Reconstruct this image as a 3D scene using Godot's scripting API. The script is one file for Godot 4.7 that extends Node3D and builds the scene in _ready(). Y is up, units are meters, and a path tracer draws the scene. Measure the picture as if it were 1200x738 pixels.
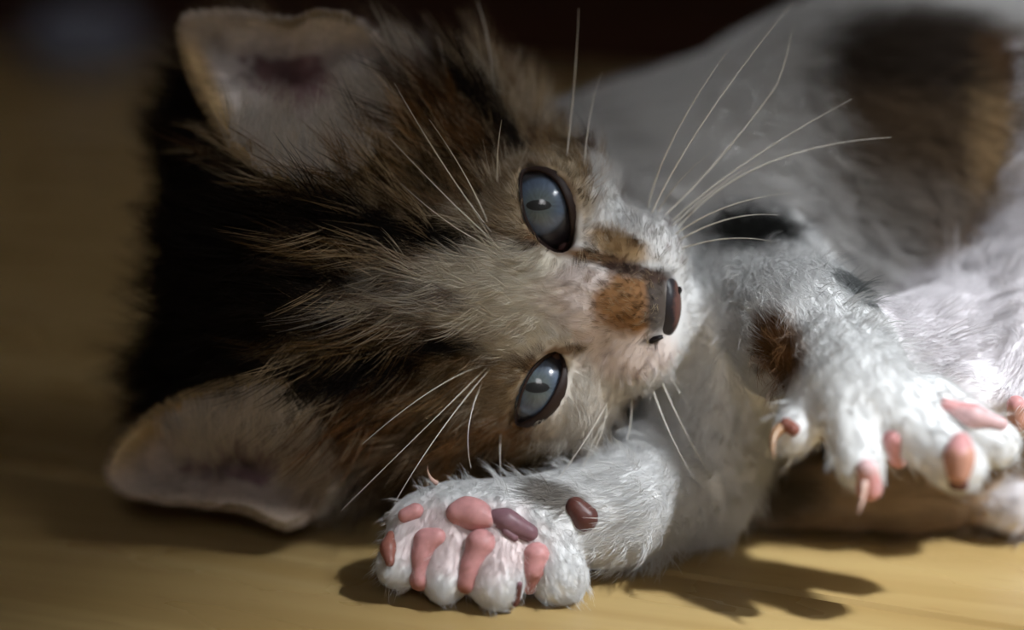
extends Node3D
# A kitten lying on its side on a wooden floor in a patch of sunlight.
# Kitten measurements are in centimetres in the frame V of the lens: x right, y up, z towards the viewer,
# with the origin 31 cm in front of the lens; world() turns them into metres.

const PITCH := 15.0
const FOCAL := 70.0
const REACH := 31.0          # cm from the lens to the origin of V
const PIX := 738.0 * FOCAL / 24.0
const P0 := Vector3(0, 0.046, 0)
const SUN_TO := Vector3(0.55, 0.78, 0.27)
const ROOM_TURN := -23.0

var ca := cos(deg_to_rad(PITCH))
var sa := sin(deg_to_rad(PITCH))
var home := Vector3(-0.02, 0, -0.045)     # the kitten's base on the floor
var noise := FastNoiseLite.new()
var noise_fine := FastNoiseLite.new()
var room: Node3D


func _ready() -> void:
	# ---- camera, sky, sun, exposure
	var cam := Camera3D.new()
	cam.name = "camera"
	add_child(cam)
	cam.position = P0 + Vector3(0, sa, ca) * REACH * 0.01
	cam.rotation_degrees = Vector3(-PITCH, 0, 0)
	cam.fov = rad_to_deg(2.0 * atan(12.0 / FOCAL))
	cam.near = 0.01
	cam.far = 40.0
	var lens := CameraAttributesPhysical.new()
	lens.frustum_focal_length = FOCAL
	lens.frustum_focus_distance = REACH * 0.01 - 0.001
	lens.exposure_aperture = 4.0
	lens.frustum_near = 0.01
	lens.frustum_far = 40.0
	cam.attributes = lens
	cam.current = true
	var around := WorldEnvironment.new()
	around.name = "surroundings"
	var env := Environment.new()
	env.background_mode = Environment.BG_SKY
	var sky := Sky.new()
	var air := ProceduralSkyMaterial.new()
	air.sky_top_color = Color(0.73, 0.725, 0.73)
	air.sky_horizon_color = Color(0.88, 0.87, 0.87)
	air.ground_bottom_color = Color(0.35, 0.35, 0.33)
	air.ground_horizon_color = Color(0.6, 0.62, 0.63)
	sky.sky_material = air
	env.sky = sky
	env.background_energy_multiplier = 9.0
	env.tonemap_mode = Environment.TONE_MAPPER_LINEAR
	env.tonemap_exposure = 1.5
	env.sdfgi_enabled = true
	env.ssao_enabled = true
	env.ssil_enabled = true
	around.environment = env
	add_child(around)
	var sun := DirectionalLight3D.new()
	sun.name = "sun"
	sun.light_color = Color(0.955, 0.98, 1.0)
	sun.light_energy = 1.25
	sun.light_angular_distance = 2.9
	sun.shadow_enabled = true
	add_child(sun)
	sun.look_at_from_position(SUN_TO, Vector3.ZERO)
	# ---- the place and the things in it
	noise.seed = 7
	noise.frequency = 1.0
	noise.noise_type = FastNoiseLite.TYPE_SIMPLEX
	noise_fine.seed = 21
	noise_fine.frequency = 4.0
	build_room()
	build_background()
	build_kitten()


# =====================================================================  frames and small helpers
func world(v: Vector3) -> Vector3:
	return P0 + Vector3(v.x, v.y * ca + v.z * sa, -v.y * sa + v.z * ca) * 0.01

func turned(v: Vector3) -> Vector3:
	return Vector3(v.x, v.y * ca + v.z * sa, -v.y * sa + v.z * ca)

func at(px: float, py: float, z: float) -> Vector3:
	var k := (REACH - z) / PIX
	return Vector3((px - 600.0) * k, (369.0 - py) * k, z)

func height(v: Vector3) -> float:          # cm above the floor
	return 4.6 + v.y * ca + v.z * sa

func lin(r: float, g: float, b: float) -> Color:
	return Color(r, g, b)

func matte(c: Color, rough := 0.7, spec := 0.4) -> StandardMaterial3D:   # c is linear
	var m := StandardMaterial3D.new()
	m.albedo_color = c.linear_to_srgb()
	m.roughness = rough
	m.metallic_specular = spec
	return m

func tag(o: Node, label: String, category := "", group := "", kind := "") -> void:
	if label: o.set_meta("label", label)
	if category: o.set_meta("category", category)
	if group: o.set_meta("group", group)
	if kind: o.set_meta("kind", kind)

func put(called: String, mesh: Mesh, mat: Material, parent: Node) -> MeshInstance3D:
	var o := MeshInstance3D.new()
	o.name = called
	o.mesh = mesh
	if mat: o.material_override = mat
	parent.add_child(o, true)
	return o

func mesh_of(vs: PackedVector3Array, ns: PackedVector3Array, cs: PackedColorArray, ix: PackedInt32Array) -> ArrayMesh:
	for t in range(0, ix.size(), 3):       # front faces run clockwise
		var a := ix[t]
		var b := ix[t + 1]
		var c := ix[t + 2]
		if (vs[b] - vs[a]).cross(vs[c] - vs[a]).dot(ns[a] + ns[b] + ns[c]) > 0.0:
			ix[t + 1] = c
			ix[t + 2] = b
	var arr := []
	arr.resize(Mesh.ARRAY_MAX)
	arr[Mesh.ARRAY_VERTEX] = vs
	arr[Mesh.ARRAY_NORMAL] = ns
	if cs.size(): arr[Mesh.ARRAY_COLOR] = cs
	arr[Mesh.ARRAY_INDEX] = ix
	var m := ArrayMesh.new()
	m.add_surface_from_arrays(Mesh.PRIMITIVE_TRIANGLES, arr)
	return m

func normals_of(vs: PackedVector3Array, ix: PackedInt32Array, outward := 1.0) -> PackedVector3Array:
	var ns := PackedVector3Array()
	ns.resize(vs.size())
	for t in range(0, ix.size(), 3):
		var n := (vs[ix[t + 1]] - vs[ix[t]]).cross(vs[ix[t + 2]] - vs[ix[t]]) * outward
		for k in 3: ns[ix[t + k]] += n
	for i in ns.size(): ns[i] = ns[i].normalized()
	return ns

# local coordinates of the kitten node, metres
func kit(v: Vector3) -> Vector3:
	return world(v) - home

func to_kit(vs: PackedVector3Array) -> PackedVector3Array:
	var out := PackedVector3Array()
	out.resize(vs.size())
	for i in vs.size(): out[i] = world(vs[i]) - home
	return out

func turn_all(ns: PackedVector3Array) -> PackedVector3Array:
	var out := PackedVector3Array()
	out.resize(ns.size())
	for i in ns.size(): out[i] = turned(ns[i])
	return out

# a tube along points (V frame) with a radius at each, closed at both ends
func tube(pts: Array, radii: Array, sides := 6) -> ArrayMesh:
	var vs := PackedVector3Array()
	var ix := PackedInt32Array()
	var ns := PackedVector3Array()
	var n := pts.size()
	var up := Vector3(0.3, 0.5, 0.8)
	for i in n:
		var t: Vector3 = (pts[min(i + 1, n - 1)] - pts[max(i - 1, 0)]).normalized()
		var x := t.cross(up).normalized()
		var y := x.cross(t).normalized()
		for s in sides:
			var a := TAU * s / sides
			var d := x * cos(a) + y * sin(a)
			vs.append(pts[i] + d * radii[i])
			ns.append(d)
	for i in n - 1:
		for s in sides:
			var p := i * sides + s
			var q := i * sides + (s + 1) % sides
			ix.append_array([p, q, p + sides, q, q + sides, p + sides])
	for e in [0, n - 1]:
		vs.append(pts[e])
		var other: Vector3 = pts[1] if e == 0 else pts[n - 2]
		ns.append((pts[e] - other).normalized())
		for s in sides: ix.append_array([vs.size() - 1, e * sides + s, e * sides + (s + 1) % sides])
	return mesh_of(to_kit(vs), turn_all(ns), PackedColorArray(), ix)

func bezier(a: Vector3, b: Vector3, c: Vector3, n: int) -> Array:
	var out := []
	for i in n:
		var t := float(i) / (n - 1)
		out.append(a.lerp(b, t).lerp(b.lerp(c, t), t))
	return out


# =====================================================================  the room
func slab(called: String, lo: Vector3, hi: Vector3, mat: Material, parent: Node) -> MeshInstance3D:
	var b := BoxMesh.new()
	b.size = hi - lo
	var o := put(called, b, mat, parent)
	o.position = (lo + hi) / 2.0
	return o

func in_room(o: Node3D) -> Node3D:
	o.rotation_degrees.y = ROOM_TURN
	return o

func wood_texture(seed_value: int, a: Color, b: Color, c: Color) -> ImageTexture:
	# long grain along u: pores, growth lines and slow changes of tone
	var w := 1024
	var h := 512
	var im := Image.create(w, h, false, Image.FORMAT_RGB8)
	var n := FastNoiseLite.new()
	n.seed = seed_value
	n.frequency = 1.0
	n.fractal_octaves = 3
	var f := FastNoiseLite.new()
	f.seed = seed_value + 5
	f.frequency = 1.0
	for y in h:
		for x in w:
			var u := float(x) / w
			var v := float(y) / h
			var bow := 0.06 * n.get_noise_2d(u * 3.0, v * 2.0)
			var line := 0.5 + 0.5 * n.get_noise_2d(u * 2.4, (v + bow) * 26.0)
			var pore := f.get_noise_2d(u * 26.0, v * 190.0)
			var col := a.lerp(b, smoothstep(0.25, 0.8, line))
			if pore > 0.42: col = col.lerp(c, 0.35 * smoothstep(0.42, 0.75, pore))
			im.set_pixel(x, y, col.linear_to_srgb())
	return ImageTexture.create_from_image(im)

func build_room() -> void:
	var rough_tex := NoiseTexture2D.new()
	rough_tex.width = 256
	rough_tex.height = 256
	rough_tex.seamless = true
	var rn := FastNoiseLite.new()
	rn.seed = 3
	rn.frequency = 0.03
	rough_tex.noise = rn
	var ramp := Gradient.new()
	ramp.set_color(0, Color(0.22, 0.22, 0.22))
	ramp.set_color(1, Color(0.38, 0.38, 0.38))
	rough_tex.color_ramp = ramp
	var woods := []
	for k in 3:
		var m := StandardMaterial3D.new()
		var tone: float = [1.0, 0.94, 1.05][k]
		m.albedo_texture = wood_texture(40 + k, lin(0.46, 0.32, 0.135) * tone, lin(0.38, 0.25, 0.095) * tone, lin(0.24, 0.12, 0.04))
		m.roughness = 1.0
		m.roughness_texture = rough_tex
		m.metallic_specular = 0.5
		woods.append(m)
	# floor: boards 14 cm wide laid along the room
	var floor_ := Node3D.new()
	floor_.name = "floor"
	tag(floor_, "pale yellow-brown wooden floor of long boards under the kitten", "floor", "", "structure")
	add_child(floor_)
	in_room(floor_)
	slab("subfloor", Vector3(-1.75, -0.06, -1.15), Vector3(1.3, -0.0121, 1.6), matte(lin(0.05, 0.035, 0.02)), floor_)
	var bw := 0.14
	var bl := 0.9
	var joint := -0.0091      # where the joint right of the paw runs
	var rng := RandomNumberGenerator.new()
	rng.seed = 5
	var shapes := {}
	var row := 0
	var w0 := joint - bw * 8.0
	while w0 < 1.6:
		var u0 := -1.75 - fmod(float(row) * 0.37, bl)
		while u0 < 1.3:
			var a := maxf(u0, -1.75)
			var b := minf(u0 + bl, 1.3)
			var c := maxf(w0, -1.15)
			var d := minf(w0 + bw, 1.6)
			if b - a > 0.02 and d - c > 0.02:
				var o := put("plank", board_mesh(b - a - 0.0004, d - c - 0.0009, 0.012), woods[rng.randi() % 3], floor_)
				o.position = Vector3((a + b) / 2, -0.006, (c + d) / 2)
			u0 += bl
		w0 += bw
		row += 1
	var plaster := matte(lin(0.13, 0.115, 0.105), 0.9, 0.3)
	# window wall on the right: four pieces round one opening
	var wr := Node3D.new()
	wr.name = "wall_right"
	tag(wr, "plain warm grey wall with a window, right of the camera", "wall", "", "structure")
	add_child(wr)
	in_room(wr)
	var top := 1.665
	slab("wall_below", Vector3(1.2, 0, -1.15), Vector3(1.3, 1.08, 1.6), plaster, wr)
	slab("wall_above", Vector3(1.2, top, -1.15), Vector3(1.3, 2.45, 1.6), plaster, wr)
	slab("wall_side", Vector3(1.2, 1.08, -1.15), Vector3(1.3, top, -0.32), plaster, wr)
	slab("wall_side", Vector3(1.2, 1.08, 0.42), Vector3(1.3, top, 1.6), plaster, wr)
	var fr := Node3D.new()
	fr.name = "window_1"
	tag(fr, "white window frame round the open window", "window", "", "structure")
	add_child(fr)
	in_room(fr)
	var paint := matte(lin(0.7, 0.69, 0.66), 0.4)
	slab("frame_sill", Vector3(1.17, 1.08, -0.32), Vector3(1.3, 1.11, 0.42), paint, fr)
	slab("frame_side", Vector3(1.22, 1.11, -0.32), Vector3(1.28, top, -0.28), paint, fr)
	slab("frame_side", Vector3(1.22, 1.11, 0.38), Vector3(1.28, top, 0.42), paint, fr)
	# wall behind the camera with a low second window
	var wf := Node3D.new()
	wf.name = "wall_front"
	tag(wf, "plain warm grey wall with a low window, behind the camera", "wall", "", "structure")
	add_child(wf)
	in_room(wf)
	slab("wall_below", Vector3(-1.85, 0, 1.6), Vector3(1.3, 0.85, 1.7), plaster, wf)
	slab("wall_above", Vector3(-1.85, 1.6, 1.6), Vector3(1.3, 2.45, 1.7), plaster, wf)
	slab("wall_side", Vector3(-1.85, 0.85, 1.6), Vector3(0.5, 1.6, 1.7), plaster, wf)
	slab("wall_side", Vector3(1.18, 0.85, 1.6), Vector3(1.3, 1.6, 1.7), plaster, wf)
	var fr2 := Node3D.new()
	fr2.name = "window_2"
	tag(fr2, "white frame of the low window behind the camera", "window", "", "structure")
	add_child(fr2)
	in_room(fr2)
	slab("frame_sill", Vector3(0.5, 0.85, 1.57), Vector3(1.18, 0.88, 1.7), paint, fr2)
	slab("frame_side", Vector3(0.5, 0.88, 1.62), Vector3(0.54, 1.6, 1.68), paint, fr2)
	slab("frame_side", Vector3(1.14, 0.88, 1.62), Vector3(1.18, 1.6, 1.68), paint, fr2)
	slab("frame_top", Vector3(0.54, 1.56, 1.62), Vector3(1.14, 1.6, 1.68), paint, fr2)
	for spec in [["wall_left", Vector3(-1.85, 0, -1.25), Vector3(-1.75, 2.45, 1.7), "plain warm grey wall on the left"],
			["wall_back", Vector3(-1.85, 0, -1.25), Vector3(1.3, 2.45, -1.15), "plain warm grey wall behind the cabinet"],
			["ceiling", Vector3(-1.85, 2.45, -1.25), Vector3(1.4, 2.55, 1.7), "plain pale ceiling of the room"]]:
		var o := slab(spec[0], spec[1], spec[2], plaster, self)
		var mid: Vector3 = o.position
		o.position = mid.rotated(Vector3.UP, deg_to_rad(ROOM_TURN))
		in_room(o)
		tag(o, spec[3], "ceiling" if spec[0] == "ceiling" else "wall", "", "structure")

func board_mesh(l: float, w: float, t: float) -> ArrayMesh:
	# a floor board with its upper edges eased; uv runs along the grain
	var e := 0.0008
	var st := SurfaceTool.new()
	st.begin(Mesh.PRIMITIVE_TRIANGLES)
	var ring := [Vector2(-w / 2, -t / 2), Vector2(-w / 2, t / 2 - e), Vector2(-w / 2 + e, t / 2), Vector2(w / 2 - e, t / 2), Vector2(w / 2, t / 2 - e), Vector2(w / 2, -t / 2)]
	for k in ring.size():
		var p: Vector2 = ring[k]
		var q: Vector2 = ring[(k + 1) % ring.size()]
		var n2 := Vector2(-(q - p).y, (q - p).x).normalized()
		var n := Vector3(0, n2.y, n2.x)
		var quad := [Vector3(-l / 2, p.y, p.x), Vector3(-l / 2, q.y, q.x), Vector3(l / 2, q.y, q.x), Vector3(l / 2, p.y, p.x)]
		var order := [0, 1, 2, 0, 2, 3]
		if (quad[1] - quad[0]).cross(quad[2] - quad[0]).dot(n) > 0: order = [0, 2, 1, 0, 3, 2]
		for i in order:
			var v: Vector3 = quad[i]
			st.set_normal(n)
			st.set_uv(Vector2(v.x / 0.9 + 0.5, v.z / 0.28 + 0.5))
			st.add_vertex(v)
	for s in [-1.0, 1.0]:
		for k in range(1, ring.size() - 1):
			var tri := [ring[0], ring[k], ring[k + 1]]
			if s > 0: tri = [ring[0], ring[k + 1], ring[k]]
			for p in tri:
				st.set_normal(Vector3(s, 0, 0))
				st.set_uv(Vector2(0.5, p.x / 0.28 + 0.5))
				st.add_vertex(Vector3(s * l / 2, p.y, p.x))
	return st.commit()


# =====================================================================  far things, out of focus
func build_background() -> void:
	var dark := matte(lin(0.034, 0.012, 0.007), 0.45)
	var c := Node3D.new()
	c.name = "cabinet"
	tag(c, "dark red-brown wooden cabinet standing far behind the kitten", "cabinet")
	add_child(c)
	c.position = Vector3(-0.2, 0, -0.77).rotated(Vector3.UP, deg_to_rad(ROOM_TURN))
	in_room(c)
	slab("plinth", Vector3(-0.78, 0, -0.18), Vector3(0.78, 0.05, 0.17), dark, c)
	slab("body", Vector3(-0.8, 0.05, -0.2), Vector3(0.8, 0.62, 0.18), dark, c)
	slab("top", Vector3(-0.82, 0.62, -0.21), Vector3(0.82, 0.645, 0.215), dark, c)
	for k in 4:
		var door := Node3D.new()
		door.name = "door"
		c.add_child(door, true)
		var x := -0.79 + k * 0.4
		slab("door_panel", Vector3(x, 0.06, 0.18), Vector3(x + 0.38, 0.61, 0.2), dark, door)
		slab("handle", Vector3(x + (0.33 if k % 2 == 0 else 0.03), 0.38, 0.2), Vector3(x + (0.345 if k % 2 == 0 else 0.045), 0.48, 0.215), matte(lin(0.08, 0.06, 0.04), 0.35), door)
	# a crumpled cloth
	var vs := PackedVector3Array()
	var ix := PackedInt32Array()
	var rows := 40
	var cols := 64
	for i in rows + 1:
		for j in cols:
			var el := PI * i / rows - PI / 2
			var az := TAU * j / cols
			var d := Vector3(cos(el) * cos(az), sin(el), cos(el) * sin(az))
			var r := 1.0 + 0.16 * noise.get_noise_3dv(d * 1.6) + 0.10 * absf(noise.get_noise_3dv(d * 3.4 + Vector3(4, 0, 0)))
			var p := d * r * Vector3(0.031, 0.021, 0.027)
			p.y = maxf(p.y + 0.016, 0.0005)
			vs.append(p)
	for i in rows:
		for j in cols:
			var a := i * cols + j
			var b := i * cols + (j + 1) % cols
			ix.append_array([a, b, a + cols, b, b + cols, a + cols])
	var ns := normals_of(vs, ix, -1.0)
	var cloth := put("cloth", mesh_of(vs, ns, PackedColorArray(), ix), matte(lin(0.14, 0.145, 0.18), 0.9, 0.3), self)
	cloth.position = Vector3(-0.222, 0, -0.655)
	tag(cloth, "pale blue-grey crumpled cloth on the floor far behind the kitten's ears", "cloth")




# =====================================================================  distance field of the kitten
class Blob:
	var ball := false
	var a: Vector3
	var b: Vector3
	var r1: float
	var r2: float
	var k: float
	var grp: int
	var rad: Vector3
	var inv: Basis
	var ab: Vector3
	var l2: float
	var flow: Vector3
	var fur: float
	var id := 0
	func d(p: Vector3) -> float:
		if ball:
			var q := inv * (p - a)
			var u := q / rad
			var k0 := u.length()
			var k1 := (u / rad).length()
			if k1 < 1e-6: return -minf(rad.x, minf(rad.y, rad.z))
			return k0 * (k0 - 1.0) / k1
		var t := clampf((p - a).dot(ab) / l2, 0.0, 1.0)
		return p.distance_to(a + ab * t) - lerpf(r1, r2, t)

class Mark:
	var c: Vector3
	var ax: Vector3
	var ay: Vector3
	var az: Vector3
	var rx: float
	var ry: float
	var rz: float
	var col: Color
	var soft: float
	var amount: float

const HEAD := 0
const TORSO := 1
const PAW := 2
const ARM := 3
const HIND := 4
const TAIL := 5

var blobs: Array[Blob] = []
var marks := {}
var bases := {}
var eyes := []          # [centre, outline polygon in cm]
var bald := []          # ellipsoids without fur: [centre, radius]
var nose_blobs: Array[Blob] = []
var nose_root: Vector3

func ellipsoid(grp: int, c: Vector3, rad: Vector3, k: float, fur: float, flow := Vector3.ZERO, turn := Vector3.ZERO) -> Blob:
	var o := Blob.new()
	o.ball = true
	o.a = c
	o.rad = rad
	o.k = k
	o.grp = grp
	o.inv = Basis.from_euler(turn * PI / 180.0).transposed()
	o.fur = fur
	o.flow = flow.normalized()
	return o

func limb(grp: int, a: Vector3, b: Vector3, r1: float, r2: float, k: float, fur: float) -> Blob:
	var o := Blob.new()
	o.a = a
	o.b = b
	o.ab = b - a
	o.l2 = o.ab.length_squared()
	o.r1 = r1
	o.r2 = r2
	o.k = k
	o.grp = grp
	o.fur = fur
	o.flow = o.ab.normalized()
	return o

static func field(p: Vector3, list: Array[Blob]) -> float:
	var d := 1e9
	for o in list:
		var e := o.d(p)
		if e > d + o.k: continue
		if d > e + o.k:
			d = e
			continue
		var h := (o.k - absf(d - e)) / o.k
		d = minf(d, e) - h * h * o.k * 0.25
	return d

func body(p: Vector3, list: Array[Blob]) -> float:
	var d := field(p, list)
	for e in eyes:
		if p.z > -1.2 and absf(p.x - e[0].x) < 1.2 and absf(p.y - e[0].y) < 1.4:
			d = maxf(d, 0.05 - poly(Vector2(p.x, p.y), e[1]))
	d = hollow(p, d)
	return maxf(d, -height(p))

func hollow(p: Vector3, d: float) -> float:
	# the skull dips under each ear
	for e in ear_holes:
		var u: Vector3 = (p - e[0]) / e[1]
		var k0 := u.length()
		if k0 > 1.6: continue
		d = maxf(d, -(k0 - 1.0) * minf(e[1].x, e[1].y))
	return d

static func poly(p: Vector2, pts: PackedVector2Array) -> float:
	var d := 1e9
	var s := 1.0
	var n := pts.size()
	for i in n:
		var a := pts[i]
		var b := pts[(i + n - 1) % n]
		var e := b - a
		var w := p - a
		var q := w - e * clampf(w.dot(e) / e.length_squared(), 0.0, 1.0)
		d = minf(d, q.length_squared())
		var c1 := p.y >= a.y
		var c2 := p.y < b.y
		var c3 := e.x * w.y > e.y * w.x
		if (c1 and c2 and c3) or (not c1 and not c2 and not c3): s = -s
	return s * sqrt(d)

func surf(px: float, py: float, list: Array[Blob], from := 4.0) -> Vector3:
	var z := from
	var p := at(px, py, z)
	while z > -13.0:
		p = at(px, py, z)
		var d := maxf(field(p, list), -height(p))
		if d < 0.01: return p
		z -= maxf(d * 0.9, 0.015)
	return p

# surface nets over blocks of 4 cells, only where the surface passes
var net_list: Array[Blob]
var net_cell := 0.1
var net_lo: Vector3
var net_n: Vector3i
var net_out := []
var net_body := true

func net(list: Array[Blob], lo: Vector3, hi: Vector3, cell: float, whole_body: bool) -> Dictionary:
	net_list = list
	net_cell = cell
	net_lo = lo
	net_body = whole_body
	var size := (hi - lo) / (cell * 4.0)
	for i in list.size(): list[i].id = i
	net_n = Vector3i(ceili(size.x), ceili(size.y), ceili(size.z))
	net_out = []
	net_out.resize(net_n.x)
	var job := WorkerThreadPool.add_group_task(net_column, net_n.x, -1, true)
	WorkerThreadPool.wait_for_group_task_completion(job)
	var where := {}
	var vs := PackedVector3Array()
	var who := PackedInt32Array()
	for r in net_out:
		for i in r[0].size():
			where[r[0][i]] = vs.size()
			vs.append(r[1][i])
			who.append(r[2][i])
	var ix := PackedInt32Array()
	var sx := 1 << 40
	var sy := 1 << 20
	for r in net_out:
		var edges: PackedInt64Array = r[3]
		for i in range(0, edges.size(), 2):
			var key := edges[i]
			var axis := int(edges[i + 1])
			var p := sy if axis == 0 else 1 if axis == 1 else sx
			var q := 1 if axis == 0 else sx if axis == 1 else sy
			var a: int = where.get(key, -1)
			var b: int = where.get(key - p, -1)
			var c: int = where.get(key - p - q, -1)
			var d: int = where.get(key - q, -1)
			if a < 0 or b < 0 or c < 0 or d < 0: continue
			ix.append_array([a, b, c, a, c, d])
	net_out = []
	var ns := PackedVector3Array()
	ns.resize(vs.size())
	var fn := normals_raw(vs, ix)
	for i in vs.size(): ns[i] = fn[i]
	return {"v": vs, "n": ns, "who": who, "ix": ix}

func normals_raw(vs: PackedVector3Array, ix: PackedInt32Array) -> PackedVector3Array:
	# face normals turned outward by the field on each side
	var ns := PackedVector3Array()
	ns.resize(vs.size())
	for t in range(0, ix.size(), 6):
		var a := vs[ix[t]]
		var b := vs[ix[t + 1]]
		var c := vs[ix[t + 2]]
		var d := vs[ix[t + 5]]
		var n := (c - a).cross(d - b)
		var m := (a + b + c + d) * 0.25
		var u := n.normalized() * net_cell * 0.5
		var out := net_value(m + u, net_list) - net_value(m - u, net_list)
		if out < 0.0: n = -n
		for k in 6: ns[ix[t + k]] += n
	for i in ns.size(): ns[i] = ns[i].normalized()
	return ns

func net_value(p: Vector3, list: Array[Blob]) -> float:
	return body(p, list) if net_body else field(p, list)

func net_column(bx: int) -> void:
	var keys := PackedInt64Array()
	var places := PackedVector3Array()
	var who := PackedInt32Array()
	var edges := PackedInt64Array()
	var cell := net_cell
	var val := PackedFloat32Array()
	val.resize(125)
	var span := 4
	var wide := cell * 2.0 * Vector3(1, span, span).length()
	for sy in range(0, net_n.y, span):
		for sz in range(0, net_n.z, span):
			var centre := net_lo + Vector3(bx + 0.5, sy + span * 0.5, sz + span * 0.5) * cell * 4.0
			var about: Array[Blob] = []
			var first := 1e9
			var dist := PackedFloat32Array()
			for b in net_list:
				var d := b.d(centre)
				dist.append(d)
				first = minf(first, d)
			if first > wide * 1.5 + 0.6: continue
			if absf(net_value(centre, net_list)) > wide * 1.7: continue
			for i in net_list.size():
				if dist[i] < first + wide * 2.0 + net_list[i].k: about.append(net_list[i])
			for by in range(sy, mini(sy + span, net_n.y)):
				for bz in range(sz, mini(sz + span, net_n.z)):
					net_block(bx, by, bz, about, keys, places, who, edges, val)
	net_out[bx] = [keys, places, who, edges]

func net_block(bx: int, by: int, bz: int, about: Array[Blob], keys: PackedInt64Array, places: PackedVector3Array, who: PackedInt32Array, edges: PackedInt64Array, val: PackedFloat32Array) -> void:
	var cell := net_cell
	var half := cell * 2.0
	var reach := half * 1.7321
	if true:
		if true:
			var o := net_lo + Vector3(bx, by, bz) * cell * 4.0
			var mid := o + Vector3(half, half, half)
			var whole := net_value(mid, about)
			if absf(whole) > reach * 1.2: return
			var near: Array[Blob] = []
			var most := 1e9
			var ds := PackedFloat32Array()
			for b in about:
				var d := b.d(mid)
				ds.append(d)
				most = minf(most, d)
			for i in about.size():
				if ds[i] < most + reach * 2.0 + about[i].k: near.append(about[i])
			for i in 5:
				for j in 5:
					for k in 5:
						val[(i * 5 + j) * 5 + k] = net_value(o + Vector3(i, j, k) * cell, near)
			for i in 4:
				for j in 4:
					for k in 4:
						var c := (i * 5 + j) * 5 + k
						var inside := 0
						for q in 8:
							if val[c + (25 if q & 1 else 0) + (5 if q & 2 else 0) + (1 if q & 4 else 0)] < 0.0: inside += 1
						var key := ((bx * 4 + i) << 40) | ((by * 4 + j) << 20) | (bz * 4 + k)
						var s := val[c] < 0.0
						if s != (val[c + 25] < 0.0): edges.append_array([key, 0])
						if s != (val[c + 5] < 0.0): edges.append_array([key, 1])
						if s != (val[c + 1] < 0.0): edges.append_array([key, 2])
						if inside == 0 or inside == 8: continue
						var sum := Vector3.ZERO
						var count := 0.0
						for q in 8:
							var v0 := val[c + (25 if q & 1 else 0) + (5 if q & 2 else 0) + (1 if q & 4 else 0)]
							for ax in 3:
								if q & (1 << ax): continue
								var r := q | (1 << ax)
								var v1 := val[c + (25 if r & 1 else 0) + (5 if r & 2 else 0) + (1 if r & 4 else 0)]
								if (v0 < 0.0) == (v1 < 0.0): continue
								var t := v0 / (v0 - v1)
								var p := Vector3(1 if q & 1 else 0, 1 if q & 2 else 0, 1 if q & 4 else 0)
								p[ax] += t
								sum += p
								count += 1.0
						var place := o + (Vector3(i, j, k) + sum / count) * cell
						keys.append(key)
						places.append(place)
						var best := 0
						var bd := 1e9
						for b in near:
							var d := b.d(place)
							if d < bd:
								bd = d
								best = b.id
						who.append(best)


# =====================================================================  coat
func mark(grp: int, px: float, py: float, rx: float, ry: float, angle: float, col: Color, amount := 1.0, soft := 0.35) -> void:
	var m := Mark.new()
	m.c = surf(px, py, blobs)
	var k := (REACH - m.c.z) / PIX
	m.rx = rx * k
	m.ry = ry * k
	m.rz = maxf(m.rx, m.ry) * 1.4
	var a := deg_to_rad(-angle)       # angle clockwise in the picture
	m.ax = Vector3(cos(a), sin(a), 0)
	m.ay = Vector3(-sin(a), cos(a), 0)
	m.az = Vector3(0, 0, 1)
	m.col = col
	m.amount = amount
	m.soft = soft
	if not marks.has(grp): marks[grp] = []
	marks[grp].append(m)

func coat(p: Vector3, grp: int) -> Color:
	var c: Color = bases[grp]
	var wob := noise.get_noise_3dv(p * 1.3) * 0.28 + noise_fine.get_noise_3dv(p) * 0.16
	for m: Mark in marks.get(grp, []):
		var q := p - m.c
		var z := q.z / m.rz
		if z > 1.4 or z < -1.4: continue
		var x := q.dot(m.ax) / m.rx
		if x > 1.5 or x < -1.5: continue
		var y := q.dot(m.ay) / m.ry
		var d := sqrt(x * x + y * y + z * z) + wob
		if d > 1.0 + m.soft: continue
		c = c.lerp(m.col, m.amount * (1.0 - smoothstep(1.0 - m.soft, 1.0 + m.soft, d)))
	return c

const WHITE := Color(0.90, 0.895, 0.89)
const BRIDGE := Color(0.92, 0.86, 0.74)
const CREAM := Color(0.68, 0.54, 0.36)
const TAN := Color(0.44, 0.275, 0.12)
const BROWN := Color(0.165, 0.088, 0.04)
const RUST := Color(0.34, 0.155, 0.055)
const ORANGE := Color(0.50, 0.24, 0.085)
const BLACK := Color(0.012, 0.009, 0.008)
const GREY := Color(0.42, 0.39, 0.37)
const PINKISH := Color(0.84, 0.70, 0.64)

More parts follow.
